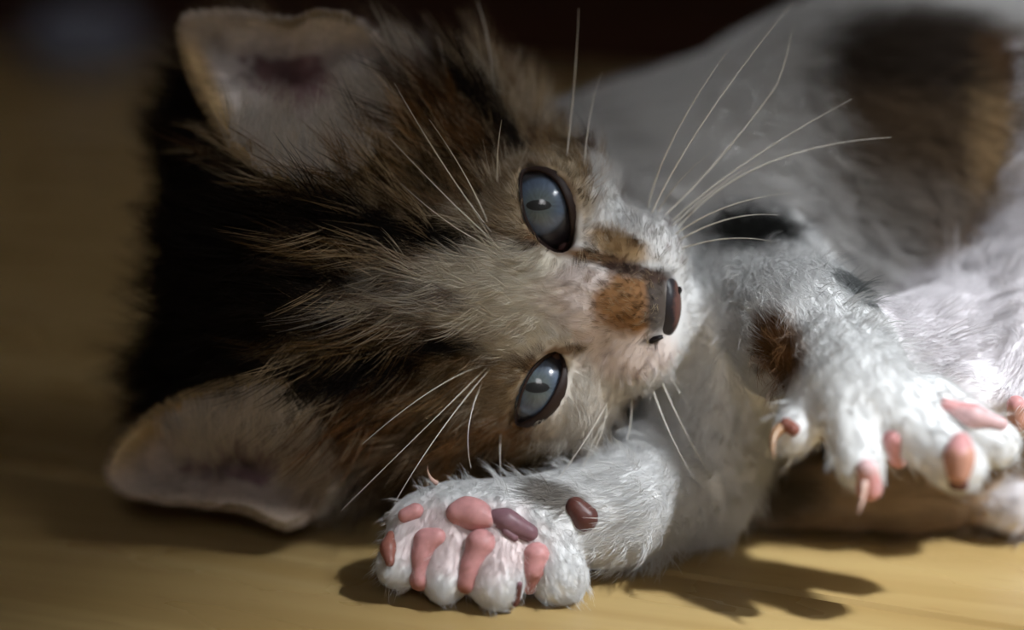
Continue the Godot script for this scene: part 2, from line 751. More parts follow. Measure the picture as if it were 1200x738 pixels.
func lay_coat() -> void:
	bases = {HEAD: BROWN, TORSO: Color(0.80, 0.78, 0.76), PAW: WHITE, ARM: WHITE, HIND: Color(0.88, 0.84, 0.86), TAIL: Color(0.50, 0.36, 0.24)}
	# head: crown black, two dark stripes beside a white blaze, rust cheeks, cream round the eyes
	mark(HEAD, 215, 330, 130, 190, 0, BLACK)
	mark(HEAD, 300, 330, 90, 130, 0, BLACK, 0.95)
	mark(HEAD, 225, 130, 75, 100, 0, BLACK)
	mark(HEAD, 240, 450, 80, 60, 0, BLACK)
	mark(HEAD, 400, 175, 130, 60, 20, TAN, 0.5)
	mark(HEAD, 440, 262, 130, 26, 8, BLACK)
	mark(HEAD, 530, 283, 40, 20, 12, BLACK)
	mark(HEAD, 430, 303, 100, 8, 6, TAN, 0.6)
	mark(HEAD, 400, 330, 100, 14, 3, BLACK, 0.8)
	mark(HEAD, 430, 425, 150, 30, -4, BLACK)
	mark(HEAD, 530, 412, 36, 24, -15, BLACK)
	mark(HEAD, 400, 405, 80, 10, -5, TAN, 0.7)
	mark(HEAD, 350, 375, 80, 14, 0, BLACK, 0.8)
	mark(HEAD, 500, 130, 70, 55, 30, RUST, 0.8)
	mark(HEAD, 470, 200, 90, 50, 30, TAN, 0.55)
	mark(HEAD, 455, 75, 75, 40, 20, GREY, 0.75)
	mark(HEAD, 565, 120, 62, 13, 48, BLACK)
	mark(HEAD, 605, 165, 26, 12, 65, BLACK)
	mark(HEAD, 608, 118, 60, 24, 42, CREAM, 0.9)
	mark(HEAD, 665, 185, 60, 22, 50, TAN, 1.0)
	mark(HEAD, 692, 240, 18, 34, 10, TAN, 1.0)
	mark(HEAD, 668, 225, 30, 62, -22, CREAM, 1.0)
	mark(HEAD, 600, 225, 34, 55, 12, CREAM, 0.75)
	mark(HEAD, 560, 262, 50, 22, 35, CREAM, 0.6)
	mark(HEAD, 590, 284, 18, 9, 10, BROWN, 0.7)
	mark(HEAD, 664, 245, 17, 50, -10, Color(0.11, 0.06, 0.035), 0.9)
	# lower cheek
	mark(HEAD, 460, 500, 105, 55, -25, RUST, 0.85)
	mark(HEAD, 540, 470, 60, 45, -35, TAN, 0.9)
	mark(HEAD, 585, 470, 40, 55, 20, CREAM, 0.65)
	mark(HEAD, 560, 525, 100, 34, -12, ORANGE, 0.9)
	mark(HEAD, 575, 540, 22, 14, -20, BLACK, 0.8)
	mark(HEAD, 440, 600, 80, 30, 0, BROWN)
	mark(HEAD, 412, 556, 40, 26, -40, GREY, 0.7)
	mark(HEAD, 630, 525, 26, 16, -40, TAN, 0.9)
	mark(HEAD, 655, 500, 34, 28, -40, CREAM, 0.9)
	mark(HEAD, 660, 448, 16, 42, 25, Color(0.13, 0.055, 0.04), 0.85)
	# blaze and muzzle
	mark(HEAD, 590, 345, 140, 48, 2, BRIDGE, 0.97)
	mark(HEAD, 470, 352, 80, 20, 0, GREY, 0.8)
	mark(HEAD, 620, 310, 70, 22, 18, BRIDGE, 0.9)
	mark(HEAD, 625, 395, 60, 22, -14, BRIDGE, 0.9)
	mark(HEAD, 735, 400, 90, 80, 0, WHITE, 0.9)
	mark(HEAD, 760, 300, 90, 80, 0, WHITE, 0.9)
	mark(HEAD, 806, 368, 70, 110, 0, WHITE, 1.0)
	mark(HEAD, 690, 450, 60, 80, 20, Color(0.84, 0.79, 0.72), 1.0)
	mark(HEAD, 712, 235, 22, 60, -10, WHITE, 1.0)
	mark(HEAD, 735, 410, 60, 34, 0, PINKISH, 0.8)
	mark(HEAD, 690, 345, 50, 42, 0, PINKISH, 0.7)
	mark(HEAD, 725, 288, 38, 17, 22, TAN, 0.95)
	mark(HEAD, 742, 355, 46, 38, 2, Color(0.33, 0.165, 0.07), 1.0, 0.25)
	mark(HEAD, 771, 357, 15, 43, 0, Color(0.10, 0.085, 0.075), 0.95, 0.3)
	mark(HEAD, 762, 399, 13, 5, -14, Color(0.03, 0.02, 0.02), 0.9)
	mark(HEAD, 786, 330, 7, 14, -25, Color(0.05, 0.04, 0.04), 0.8)
	mark(HEAD, 700, 302, 46, 9, 12, BROWN, 1.0)
	mark(HEAD, 748, 318, 40, 9, 12, Color(0.07, 0.04, 0.03), 1.0)
	mark(HEAD, 745, 285, 9, 6, 30, BROWN, 0.9)
	mark(HEAD, 660, 412, 26, 7, -4, BROWN, 0.9)
	for s in [[785, 265], [795, 285], [775, 252], [800, 305], [765, 272], [783, 290], [760, 425], [745, 440], [770, 410], [730, 430], [750, 410], [715, 415]]:
		mark(HEAD, s[0], s[1], 3.5, 3.5, 0, Color(0.28, 0.18, 0.17), 0.6, 0.5)
	# torso
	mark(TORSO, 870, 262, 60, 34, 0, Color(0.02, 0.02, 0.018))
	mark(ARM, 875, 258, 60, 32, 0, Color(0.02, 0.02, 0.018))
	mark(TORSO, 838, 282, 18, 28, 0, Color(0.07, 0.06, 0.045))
	mark(TORSO, 1075, 120, 140, 130, 20, Color(0.13, 0.085, 0.05))
	mark(TORSO, 1060, 60, 120, 60, 0, Color(0.05, 0.035, 0.025))
	mark(TORSO, 1135, 190, 28, 130, 8, Color(0.50, 0.34, 0.18), 0.95)
	mark(TORSO, 1160, 70, 40, 50, 0, BROWN, 0.8)
	mark(TORSO, 1060, 240, 110, 50, 15, Color(0.24, 0.19, 0.15), 0.7)
	mark(TORSO, 1100, 290, 50, 60, 0, Color(0.30, 0.22, 0.17), 0.7)
	# raised front leg
	mark(ARM, 908, 405, 30, 48, -20, Color(0.22, 0.11, 0.045))
	mark(ARM, 1005, 335, 40, 24, 25, Color(0.10, 0.11, 0.11), 0.85)
	# leg that lies on the floor: a tabby patch by the wrist
	mark(PAW, 652, 583, 42, 16, 22, Color(0.20, 0.17, 0.14), 0.9)
	mark(PAW, 548, 632, 95, 42, 4, Color(0.88, 0.73, 0.72), 0.8)
	# tail
	mark(TAIL, 1060, 572, 140, 30, 0, Color(0.80, 0.63, 0.46), 0.9)
	mark(TAIL, 920, 585, 60, 30, 0, Color(0.10, 0.08, 0.06), 0.8)


# =====================================================================  the kitten
func outline(list: Array) -> PackedVector2Array:
	var out := PackedVector2Array()
	var n := list.size()
	for i in n:
		var a := Vector2(list[(i + n - 1) % n][0], list[(i + n - 1) % n][1])
		var b := Vector2(list[i][0], list[i][1])
		var c := Vector2(list[(i + 1) % n][0], list[(i + 1) % n][1])
		var d := Vector2(list[(i + 2) % n][0], list[(i + 2) % n][1])
		for k in 2:
			var q := b.cubic_interpolate(c, a, d, k / 2.0)
			out.append(Vector2((q.x - 600.0), (369.0 - q.y)) * 31.3 / PIX)
	return out

func shape_body() -> void:
	var e1 := at(634, 245, -0.95)
	var e2 := at(630, 453, -1.0)
	eyes = [[e1, outline([[613, 201], [630, 199], [647, 206], [659, 222], [667, 243], [670, 265], [668, 287], [657, 294], [643, 289], [630, 278], [620, 263], [614, 246], [611, 224]])],
		[e2, outline([[655, 415], [660, 426], [659, 441], [652, 460], [640, 478], [623, 492], [608, 497], [606, 488], [610, 468], [616, 450], [625, 434], [638, 421], [648, 415]])]]
	nose_root = at(748, 357, -0.7)
	var h: Array[Blob] = [
		ellipsoid(HEAD, at(400, 326, -3.4), Vector3(3.05, 3.85, 2.9), 0.8, 0.6),
		ellipsoid(HEAD, at(560, 338, -2.6), Vector3(2.0, 2.9, 2.25), 0.8, 0.5),
		ellipsoid(HEAD, at(560, 480, -2.5), Vector3(1.55, 1.5, 1.5), 0.7, 0.5),
		ellipsoid(HEAD, at(565, 200, -2.5), Vector3(1.6, 1.5, 1.5), 0.7, 0.5),
		limb(HEAD, at(500, 340, -1.3), at(735, 356, -0.52), 1.25, 0.68, 0.7, 0.3),
		ellipsoid(HEAD, at(748, 304, -0.95), Vector3(0.85, 0.90, 0.8), 0.35, 0.15),
		ellipsoid(HEAD, at(735, 405, -0.95), Vector3(0.9, 0.88, 0.8), 0.35, 0.15),
		ellipsoid(HEAD, at(767, 362, -1.35), Vector3(0.74, 1.0, 0.66), 0.3, 0.13),
		ellipsoid(HEAD, at(735, 365, -2.0), Vector3(0.95, 1.0, 0.9), 0.4, 0.2),
		ellipsoid(HEAD, at(764, 355, -0.62), Vector3(0.40, 0.50, 0.48), 0.2, 0.08),
		ellipsoid(HEAD, e1, Vector3(0.84, 0.84, 0.84), 0.6, 0.2),
		ellipsoid(HEAD, e2, Vector3(0.84, 0.84, 0.84), 0.6, 0.2),
		ellipsoid(HEAD, at(672, 232, -1.35), Vector3(0.75, 0.95, 0.85), 0.6, 0.25),
		ellipsoid(HEAD, at(672, 468, -1.4), Vector3(0.75, 0.95, 0.85), 0.6, 0.25),
		ellipsoid(HEAD, at(620, 345, -0.95), Vector3(1.3, 1.3, 1.0), 0.6, 0.3),
		ellipsoid(HEAD, at(500, 132, -2.7), Vector3(1.5, 1.0, 1.3), 0.6, 0.5),
		ellipsoid(HEAD, at(305, 155, -4.2), Vector3(1.6, 1.6, 1.6), 0.8, 0.6),
		ellipsoid(HEAD, at(275, 455, -3.9), Vector3(1.55, 1.3, 1.5), 0.8, 0.6),
		# neck and trunk
		limb(TORSO, at(560, 295, -5.2), at(790, 315, -6.6), 2.5, 3.6, 0.8, 0.9),
		limb(TORSO, at(790, 315, -6.6), at(1010, 245, -7.0), 3.6, 4.0, 0.8, 0.9),
		limb(TORSO, at(1010, 245, -7.0), at(1290, 230, -7.0), 3.95, 4.1, 0.8, 0.9),
		# leg on the floor
		limb(PAW, at(850, 435, -3.1), at(805, 560, -2.4), 1.75, 1.2, 0.7, 0.32),
		limb(PAW, at(805, 560, -2.4), at(725, 598, -0.9), 1.15, 0.86, 0.5, 0.35),
		limb(PAW, at(725, 598, -0.9), at(610, 618, -0.5), 0.86, 0.82, 0.4, 0.28),
		ellipsoid(PAW, at(550, 617, -0.45), Vector3(1.35, 0.78, 0.75), 0.3, 0.2, Vector3(-0.3, -1, 0.3)),
		limb(PAW, at(488, 615, -0.1), at(470, 662, 0.2), 0.42, 0.40, 0.24, 0.16),
		limb(PAW, at(530, 615, 0.0), at(521, 679, 0.42), 0.44, 0.38, 0.24, 0.16),
		limb(PAW, at(580, 615, 0.05), at(583, 682, 0.5), 0.48, 0.46, 0.24, 0.16),
		limb(PAW, at(625, 620, -0.1), at(655, 676, 0.2), 0.50, 0.48, 0.24, 0.18),
		# raised leg with claws
		limb(ARM, at(850, 300, -4.4), at(935, 385, -1.0), 1.5, 1.1, 0.8, 0.55),
		limb(ARM, at(935, 385, -1.0), at(1000, 450, 0.6), 1.1, 0.92, 0.5, 0.4),
		ellipsoid(ARM, at(1030, 480, 1.1), Vector3(1.25, 0.7, 0.7), 0.4, 0.3, Vector3(0.5, -1, 0.3), Vector3(0, 0, -25)),
		limb(ARM, at(955, 470, 0.8), at(932, 507, 1.2), 0.50, 0.36, 0.25, 0.25),
		limb(ARM, at(990, 480, 1.4), at(1008, 548, 1.9), 0.46, 0.38, 0.2, 0.2),
		limb(ARM, at(1055, 490, 1.4), at(1122, 545, 2.0), 0.50, 0.44, 0.2, 0.2),
		limb(ARM, at(1090, 470, 0.9), at(1165, 520, 1.2), 0.44, 0.40, 0.2, 0.2),
		# hind legs
		limb(HIND, at(1290, 160, -4.5), at(1232, 330, -3.0), 2.2, 1.45, 0.8, 0.6),
		limb(HIND, at(1232, 330, -3.0), at(1190, 440, -1.5), 1.35, 0.95, 0.5, 0.4),
		limb(HIND, at(1190, 440, -1.6), at(1130, 462, -0.8), 0.85, 0.60, 0.3, 0.25),
		limb(HIND, at(1215, 430, -1.2), at(1200, 480, -0.6), 0.6, 0.5, 0.2, 0.25),
		limb(HIND, at(1300, 560, -3.4), at(1190, 586, -2.4), 0.8, 0.60, 0.3, 0.3),
		limb(HIND, at(1010, 420, -0.8), at(1210, 385, -2.8), 0.85, 1.2, 0.7, 0.5),
		ellipsoid(HIND, at(1110, 390, -4.0), Vector3(1.9, 1.6, 1.6), 0.8, 0.6, Vector3(0.6, -0.8, 0.2)),
		# tail along the floor
		limb(TAIL, at(1300, 548, -2.9), at(1060, 574, -2.8), 0.85, 0.72, 0.3, 0.5),
		limb(TAIL, at(1060, 574, -2.8), at(912, 588, -2.7), 0.72, 0.45, 0.3, 0.5),
	]
	blobs = h
	ear_mids = [at(342, 100, -3.3), at(285, 540, -3.1)]
	ear_holes = [[at(345, 98, -2.2), Vector3(0.95, 0.72, 1.5)], [at(285, 535, -2.2), Vector3(1.0, 0.62, 1.3)]]


func build_kitten() -> void:
	shape_body()
	lay_coat()
	var cat := Node3D.new()
	cat.name = "kitten"
	add_child(cat)
	cat.position = home
	tag(cat, "brown tabby and white kitten with blue eyes lying on its side on the wooden floor", "kitten")
	var n := net(blobs, Vector3(-7.6, -5.2, -11.6), Vector3(12.5, 7.6, 3.0), 0.115, true)
	var cs := PackedColorArray()
	cs.resize(n.v.size())
	for i in n.v.size():
		cs[i] = coat(n.v[i], blobs[n.who[i]].grp)
	var hide := StandardMaterial3D.new()
	hide.vertex_color_use_as_albedo = true
	hide.roughness = 0.75
	hide.metallic_specular = 0.3
	put("body", mesh_of(to_kit(n.v), turn_all(n.n), cs, n.ix), hide, cat)
	build_eyes(cat)
	build_nose(cat)
	build_pads(cat)
	build_claws(cat)
	build_whiskers(cat)
	build_ears(cat)
	grow_fur(n)
	plant_fur(cat)


# ---------------------------------------------------------------------  eyes
func cap(centre: Vector3, axis: Vector3, r: float, wide: float, tall: float, rings: int, sides: int, paint: String) -> ArrayMesh:
	# part of a sphere round axis, out to the angle wide along x and tall along y
	var x := (Vector3.RIGHT - axis * axis.x).normalized()
	var y := axis.cross(x).normalized()
	var vs := PackedVector3Array()
	var ns := PackedVector3Array()
	var cs := PackedColorArray()
	var ix := PackedInt32Array()
	for i in rings + 1:
		for j in sides:
			var a := TAU * j / sides
			var most := wide * tall / sqrt(pow(tall * cos(a), 2) + pow(wide * sin(a), 2))
			var th := most * i / rings
			var d := axis * cos(th) + (x * cos(a) + y * sin(a)) * sin(th)
			vs.append(centre + d * r)
			ns.append(d)
			if paint == "iris":
				var t := float(i) / rings
				var ray := noise.get_noise_2d(a * 5.0, t * 1.2) * 0.5 + noise.get_noise_2d(a * 14.0, t * 2.0) * 0.5
				var c := Color(0.105, 0.135, 0.14).lerp(Color(0.09, 0.13, 0.20), smoothstep(0.25, 0.75, t))
				c = c * (1.0 + 0.45 * ray)
				c = c.lerp(Color(0.008, 0.009, 0.014), smoothstep(0.80, 1.0, t))
				cs.append(Color(c.r, c.g, c.b))
	for i in rings:
		for j in sides:
			var p := i * sides + j
			var q := i * sides + (j + 1) % sides
			ix.append_array([p, q, p + sides, q, q + sides, p + sides])
	return mesh_of(to_kit(vs), turn_all(ns), cs, ix)

func build_eyes(cat: Node3D) -> void:
	var white := matte(Color(0.03, 0.025, 0.03), 0.3)
	var iris := matte(Color.WHITE, 0.5)
	iris.vertex_color_use_as_albedo = true
	var dark := matte(Color(0.002, 0.002, 0.003), 0.4)
	var clear := StandardMaterial3D.new()
	clear.transparency = BaseMaterial3D.TRANSPARENCY_ALPHA
	clear.albedo_color = Color(1, 1, 1, 0.02)
	clear.roughness = 0.08
	var rim := matte(Color(0.026, 0.013, 0.010), 0.55)
	var wet := matte(Color(0.10, 0.045, 0.04), 0.22)
	var look := [Vector3(-0.07, 0.03, 1).normalized(), Vector3(-0.03, 0.02, 1).normalized()]
	for k in 2:
		var c: Vector3 = eyes[k][0]
		var ball := put("eyeball", cap(c, look[k], 0.755, PI, PI, 24, 36, ""), white, cat)
		var i := put("iris", cap(c, look[k], 0.765, 0.70, 0.76, 20, 72, "iris"), iris, ball)
		put("pupil", cap(c, look[k], 0.769, 0.29, 0.12, 6, 28, ""), dark, ball)
		put("cornea", cap(c + look[k] * 0.10, look[k], 0.70, 1.05, 1.05, 20, 48, ""), clear, ball)
		# lids: a rounded margin round the opening, broad towards the nose side
		var pts: PackedVector2Array = eyes[k][1]
		var n := pts.size()
		var vs := PackedVector3Array()
		var ns := PackedVector3Array()
		var ix := PackedInt32Array()
		var mid := Vector2.ZERO
		for p in pts: mid += p / n
		var sides := 10
		for j in n:
			var p := pts[j]
			var t2 := (pts[(j + 1) % n] - pts[(j + n - 1) % n]).normalized()
			var out := Vector2(t2.y, -t2.x)
			if out.dot(p - mid) < 0.0: out = -out
			var broad := 0.022 + 0.09 * smoothstep(-0.3, 0.8, out.x)
			var q := p + out * broad * 0.55
			var dx := q - Vector2(c.x, c.y)
			var z := c.z + sqrt(maxf(0.83 * 0.83 - dx.length_squared(), 0.05))
			var o3 := Vector3(out.x, out.y, 0)
			var radial := (Vector3(q.x, q.y, z) - c).normalized()
			o3 = (o3 - radial * o3.dot(radial)).normalized()
			for sd in sides:
				var a := TAU * sd / sides
				var d := o3 * cos(a) * broad + radial * sin(a) * 0.05
				vs.append(Vector3(q.x, q.y, z) + d)
				ns.append((o3 * cos(a) / broad + radial * sin(a) / 0.05).normalized())
		for j in n:
			for sd in sides:
				var a := j * sides + sd
				var b := j * sides + (sd + 1) % sides
				var e := ((j + 1) % n) * sides
				ix.append_array([a, b, e + sd, b, e + (sd + 1) % sides, e + sd])
		put("eyelid", mesh_of(to_kit(vs), turn_all(ns), PackedColorArray(), ix), rim, cat)
		# the pink corner towards the nose
		var corner := at(662, 287, 0) if k == 0 else at(653, 417, 0)
		var cz := c.z + sqrt(maxf(0.78 * 0.78 - Vector2(corner.x - c.x, corner.y - c.y).length_squared(), 0.04))
		put("tear_duct", lump(Vector3(corner.x, corner.y, cz), Vector3(0.10, 0.065, 0.06), -30.0 if k == 0 else 40.0, 0.0), wet, cat)

func lump(c: Vector3, rad: Vector3, angle: float, rough: float, tilt := Vector3.ZERO) -> ArrayMesh:
	var b := Basis.from_euler(tilt * PI / 180.0) * Basis(Vector3(0, 0, 1), deg_to_rad(-angle))
	var vs := PackedVector3Array()
	var ix := PackedInt32Array()
	var rows := 14
	var cols := 22
	for i in rows + 1:
		for j in cols:
			var el := PI * i / rows - PI / 2
			var az := TAU * j / cols
			var d := Vector3(cos(el) * cos(az), sin(el), cos(el) * sin(az))
			var r := 1.0 + rough * noise.get_noise_3dv(d * 1.1 + c * 3.0)
			vs.append(c + b * (d * rad * r))
	for i in rows:
		for j in cols:
			var p := i * cols + j
			var q := i * cols + (j + 1) % cols
			ix.append_array([p, q, p + cols, q, q + cols, p + cols])
	var ns := normals_of(vs, ix, -1.0)
	for i in ns.size():
		if ns[i].dot(vs[i] - c) < 0.0: ns[i] = -ns[i]
		if ns[i] == Vector3.ZERO: ns[i] = (vs[i] - c).normalized()
	return mesh_of(to_kit(vs), turn_all(ns), PackedColorArray(), ix)


# ---------------------------------------------------------------------  nose
func build_nose(cat: Node3D) -> void:
	var e: Array[Blob] = [
		ellipsoid(0, at(780, 357, -0.58), Vector3(0.27, 0.55, 0.43), 0.1, 0.0),
		ellipsoid(0, at(774, 332, -0.62), Vector3(0.18, 0.26, 0.36), 0.12, 0.0, Vector3.ZERO, Vector3(0, 0, 20)),
		ellipsoid(0, at(772, 384, -0.62), Vector3(0.18, 0.26, 0.36), 0.12, 0.0, Vector3.ZERO, Vector3(0, 0, -20)),
	]
	nose_blobs = e
	var n := net(e, Vector3(2.0, -0.9, -1.2), Vector3(3.2, 1.2, 0.2), 0.035, false)
	var cs := PackedColorArray()
	for v in n.v:
		var edge := at(789, 355, v.z).x
		var c := Color(0.028, 0.026, 0.03).lerp(Color(0.17, 0.085, 0.07), smoothstep(edge - 0.02, edge + 0.07, v.x + 0.05 * noise.get_noise_3dv(v * 5.0)))
		cs.append(c)
	var m := matte(Color.WHITE, 0.42)
	m.vertex_color_use_as_albedo = true
	var o := put("nose", mesh_of(to_kit(n.v), turn_all(n.n), cs, n.ix), m, cat)
	var hole := matte(Color(0.006, 0.003, 0.003), 0.3)
	put("nostril", lump(at(766, 398, -0.20), Vector3(0.175, 0.055, 0.07), -20.0, 0.25), hole, o)
	put("nostril", lump(at(795, 342, -0.42), Vector3(0.05, 0.09, 0.08), 25.0, 0.3), hole, o)


# ---------------------------------------------------------------------  pads and claws
func build_pads(cat: Node3D) -> void:
	var skin := matte(Color.WHITE, 0.42)
	skin.vertex_color_use_as_albedo = true
	var pink := Color(0.60, 0.285, 0.28)
	var rosy := Color(0.62, 0.40, 0.40)
	var plum := Color(0.21, 0.11, 0.13)
	var rust := Color(0.26, 0.10, 0.075)
	var brown := Color(0.11, 0.04, 0.032)
	var amber := Color(0.50, 0.25, 0.18)
	# each pad: name, tone at its top and at its end, then beads [px, py, radius in px] that melt into one another
	for p in [
		["sole_pad", pink, pink, [[534, 602, 11], [546, 601, 16], [560, 605, 15], [573, 609, 9]]],
		["sole_pad", plum, plum, [[580, 605, 8], [592, 610, 12], [605, 617, 9], [620, 624, 11]]],
		["sole_pad", plum, plum, [[592, 622, 5], [603, 630, 5]]],
		["toe_pad", pink, pink, [[487, 599, 10], [475, 604, 9]]],
		["toe_skin", rust, rust, [[458, 626, 5], [455, 642, 7], [457, 658, 6]]],
		["toe_pad", pink, rust, [[513, 629, 10], [500, 635, 13], [494, 653, 9], [492, 680, 9], [493, 706, 13]]],
		["toe_pad", pink, rust, [[564, 640, 20], [553, 664, 11], [546, 684, 8], [541, 708, 11]]],
		["toe_pad", pink, rust, [[629, 652, 17], [626, 668, 10], [620, 686, 7], [613, 708, 10]]],
		["toe_skin", plum, brown, [[609, 684, 4], [604, 706, 5]]],
		["wrist_pad", brown, brown, [[675, 595, 13], [685, 607, 17]]],
		["toe_pad", rosy, pink, [[1016, 550, 13], [1019, 572, 16]]],
		["toe_skin", pink, pink, [[1046, 514, 11], [1053, 536, 13]]],
		["toe_pad", pink, amber, [[1126, 518, 12], [1125, 535, 15], [1124, 554, 14]]],
		["toe_skin", brown, brown, [[1119, 567, 8], [1127, 568, 8]]],
		["sole_pad", pink, rosy, [[1108, 474, 8], [1140, 487, 11], [1172, 497, 9]]],
		["toe_pad", pink, amber, [[1191, 474, 11], [1194, 494, 12]]],
		["toe_skin", rust, rust, [[921, 497, 8], [930, 503, 8]]],
	]:
		var beads: Array[Blob] = []
		var cs: Array[Vector3] = []
		var rs := []
		for q in p[3]:
			var c := surf(q[0], q[1], blobs)
			var rr: float = q[2] * (REACH - c.z) / PIX
			c.z += 0.075 - rr * 0.62
			cs.append(c)
			rs.append(rr)
			bald.append([c, Vector3(rr, rr, rr * 1.3) * 0.66, 0.0])
		var lo := cs[0]
		var hi := cs[0]
		for i in cs.size():
			lo = lo.min(cs[i])
			hi = hi.max(cs[i])
			if i: beads.append(limb(0, cs[i - 1], cs[i], rs[i - 1], rs[i], 0.2, 0.0))
		var n := net(beads, lo - Vector3.ONE * 0.42, hi + Vector3.ONE * 0.42, 0.035, false)
		var tones := PackedColorArray()
		for v in n.v:
			var t := smoothstep(0.0, 0.45, (cs[0].y - v.y) / maxf(cs[0].y - cs[cs.size() - 1].y, 0.2) + 0.25 * noise.get_noise_3dv(v * 3.0))
			var c: Color = p[1]
			tones.append(c.lerp(p[2], t) * (1.0 + 0.15 * noise.get_noise_3dv(v * 7.0)))
		put(p[0], mesh_of(to_kit(n.v), turn_all(n.n), tones, n.ix), skin, cat)

func build_claws(cat: Node3D) -> void:
	var horn := matte(Color(0.34, 0.19, 0.10), 0.3)
	horn.subsurf_scatter_enabled = false
	var pale := matte(Color(0.66, 0.44, 0.37), 0.25)
	for c in [[[930, 500, 1.35], [899, 497, 1.55], [907, 536, 1.75], 0.13, horn], [[1013, 553, 2.2], [1014, 578, 2.45], [1006, 602, 2.4], 0.075, pale], [[958, 505, 1.2], [968, 512, 1.5], [972, 532, 1.5], 0.08, horn]]:
		var pts := bezier(at(c[0][0], c[0][1], c[0][2]), at(c[1][0], c[1][1], c[1][2]), at(c[2][0], c[2][1], c[2][2]), 14)
		var rs := []
		for i in 14: rs.append(c[3] * pow(1.0 - i / 13.5, 0.75))
		put("claw", tube(pts, rs, 10), c[4], cat)
	# the thin curved claw between cheek and paw
	var thin := bezier(at(512, 566, -0.2), at(500, 560, -0.1), at(501, 545, 0.0), 10)
	var r2 := []
	for i in 10: r2.append(0.045 * (1.0 - i / 9.6))
	put("claw", tube(thin, r2, 8), pale, cat)


# ---------------------------------------------------------------------  whiskers
func build_whiskers(cat: Node3D) -> void:
	var m := matte(Color(0.80, 0.76, 0.68), 0.35)
	m.backlight_enabled = true
	m.backlight = Color(0.5, 0.5, 0.5)
	# root, bend, tip in the picture; how far the tip comes towards the viewer; thickness
	for w in [
		[764, 240, 775, 165, 856, 55, 0.6, 1.0], [774, 242, 805, 155, 928, 4, 0.3, 1.0], [783, 250, 850, 185, 910, 100, 0.0, 1.0, 929, 32],
		[793, 256, 860, 190, 998, 116, 0.3, 1.0], [800, 264, 875, 170, 1044, 161, 0.2, 1.0], [804, 268, 850, 232, 928, 226, 0.5, 0.9], [808, 276, 855, 246, 912, 252, 0.5, 0.9], [812, 286, 855, 272, 905, 283, 0.6, 0.8],
		[770, 250, 795, 205, 838, 175, 1.0, 0.6], [800, 258, 850, 205, 900, 185, 0.2, 0.7],
		# over the eyes
		[580, 284, 535, 245, 455, 160, 0.6, 0.9], [577, 274, 520, 200, 462, 97, 0.7, 0.9], [572, 262, 550, 205, 503, 140, 0.7, 0.9], [583, 215, 581, 180, 588, 140, 0.7, 0.8], [566, 285, 520, 262, 470, 215, 0.6, 0.7],
		[566, 428, 510, 445, 425, 520, 0.5, 0.9], [573, 428, 530, 470, 400, 598, 0.7, 0.9], [576, 430, 510, 505, 462, 590, 0.8, 1.0], [566, 446, 540, 500, 552, 548, 0.9, 0.9], [587, 508, 585, 530, 587, 556, 0.6, 0.7],
		# beyond the upper cheek
		[580, 125, 577, 45, 556, -8, -0.2, 0.8], [526, 105, 518, 60, 512, 40, 0.0, 0.7], [664, 185, 676, 80, 678, 10, -0.3, 0.7], [684, 200, 690, 115, 706, 84, -0.2, 0.7],
		# lower lip
		[714, 468, 695, 505, 654, 562, 0.5, 0.9], [712, 474, 705, 520, 690, 536, 0.3, 0.7], [741, 466, 740, 495, 735, 518, 0.2, 0.7], [750, 464, 742, 486, 743, 512, 0.2, 0.6], [765, 456, 780, 505, 814, 562, 0.5, 0.9],
		[776, 448, 800, 505, 832, 556, 0.3, 0.9], [768, 458, 778, 500, 757, 526, 0.3, 0.7], [785, 440, 797, 462, 812, 482, 0.2, 0.6], [722, 470, 690, 520, 680, 560, 0.4, 0.6],
	]:
		var a := surf(w[0], w[1], blobs)
		var step := 0.0
		while a.z < -2.4 and step < 1.0:       # the root must sit on the head
			step += 0.04
			a = surf(lerpf(w[0], 640.0, step), lerpf(w[1], 350.0, step), blobs)
		a.z -= 0.05
		var b := at(w[2], w[3], a.z + w[6] * 0.6)
		var c := at(w[4], w[5], a.z + w[6])
		var pts := bezier(a, b, c, 18)
		if w.size() > 8: pts += bezier(c, c.lerp(at(w[8], w[9], a.z), 0.5) + Vector3(0.06, 0, 0), at(w[8], w[9], a.z), 8).slice(1)
		var rs := []
		for i in pts.size(): rs.append((0.0155 * (1.0 - float(i) / (pts.size() - 1)) + 0.0035) * w[7])
		put("whisker", tube(pts, rs, 5), m, cat)


# ---------------------------------------------------------------------  ears
var ear_rings := []
var ear_mids := []
var ear_holes := []

func build_ears(cat: Node3D) -> void:
	var skin := matte(Color.WHITE, 0.6, 0.3)
	skin.vertex_color_use_as_albedo = true
	skin.backlight_enabled = true
	skin.backlight = Color(0.3, 0.16, 0.12)
	var upper := [[215, 34, -2.0], [232, 18, -1.9], [280, 17, -1.8], [325, 26, -1.65], [348, 30, -1.5], [375, 20, -1.35], [412, 27, -1.35], [445, 52, -1.9], [470, 95, -2.3], [470, 145, -2.0], [444, 186, -1.6], [402, 212, -0.8], [350, 214, -0.4], [304, 195, -0.75], [266, 156, -1.1], [238, 110, -1.5], [221, 68, -1.95]]
	var lower := [[128, 552, -1.7], [142, 523, -1.65], [172, 494, -1.6], [212, 470, -1.2], [258, 454, -0.9], [308, 447, -0.6], [340, 455, -0.8], [372, 480, -1.7], [390, 528, -2.0], [378, 573, -2.0], [358, 600, -1.7], [336, 611, -1.4], [312, 602, -1.4], [286, 592, -1.5], [232, 588, -1.6], [182, 584, -1.65], [146, 573, -1.7]]
	ear(cat, skin, upper, ear_mids[0], 0.0)
	ear(cat, skin, lower, ear_mids[1], 1.0)

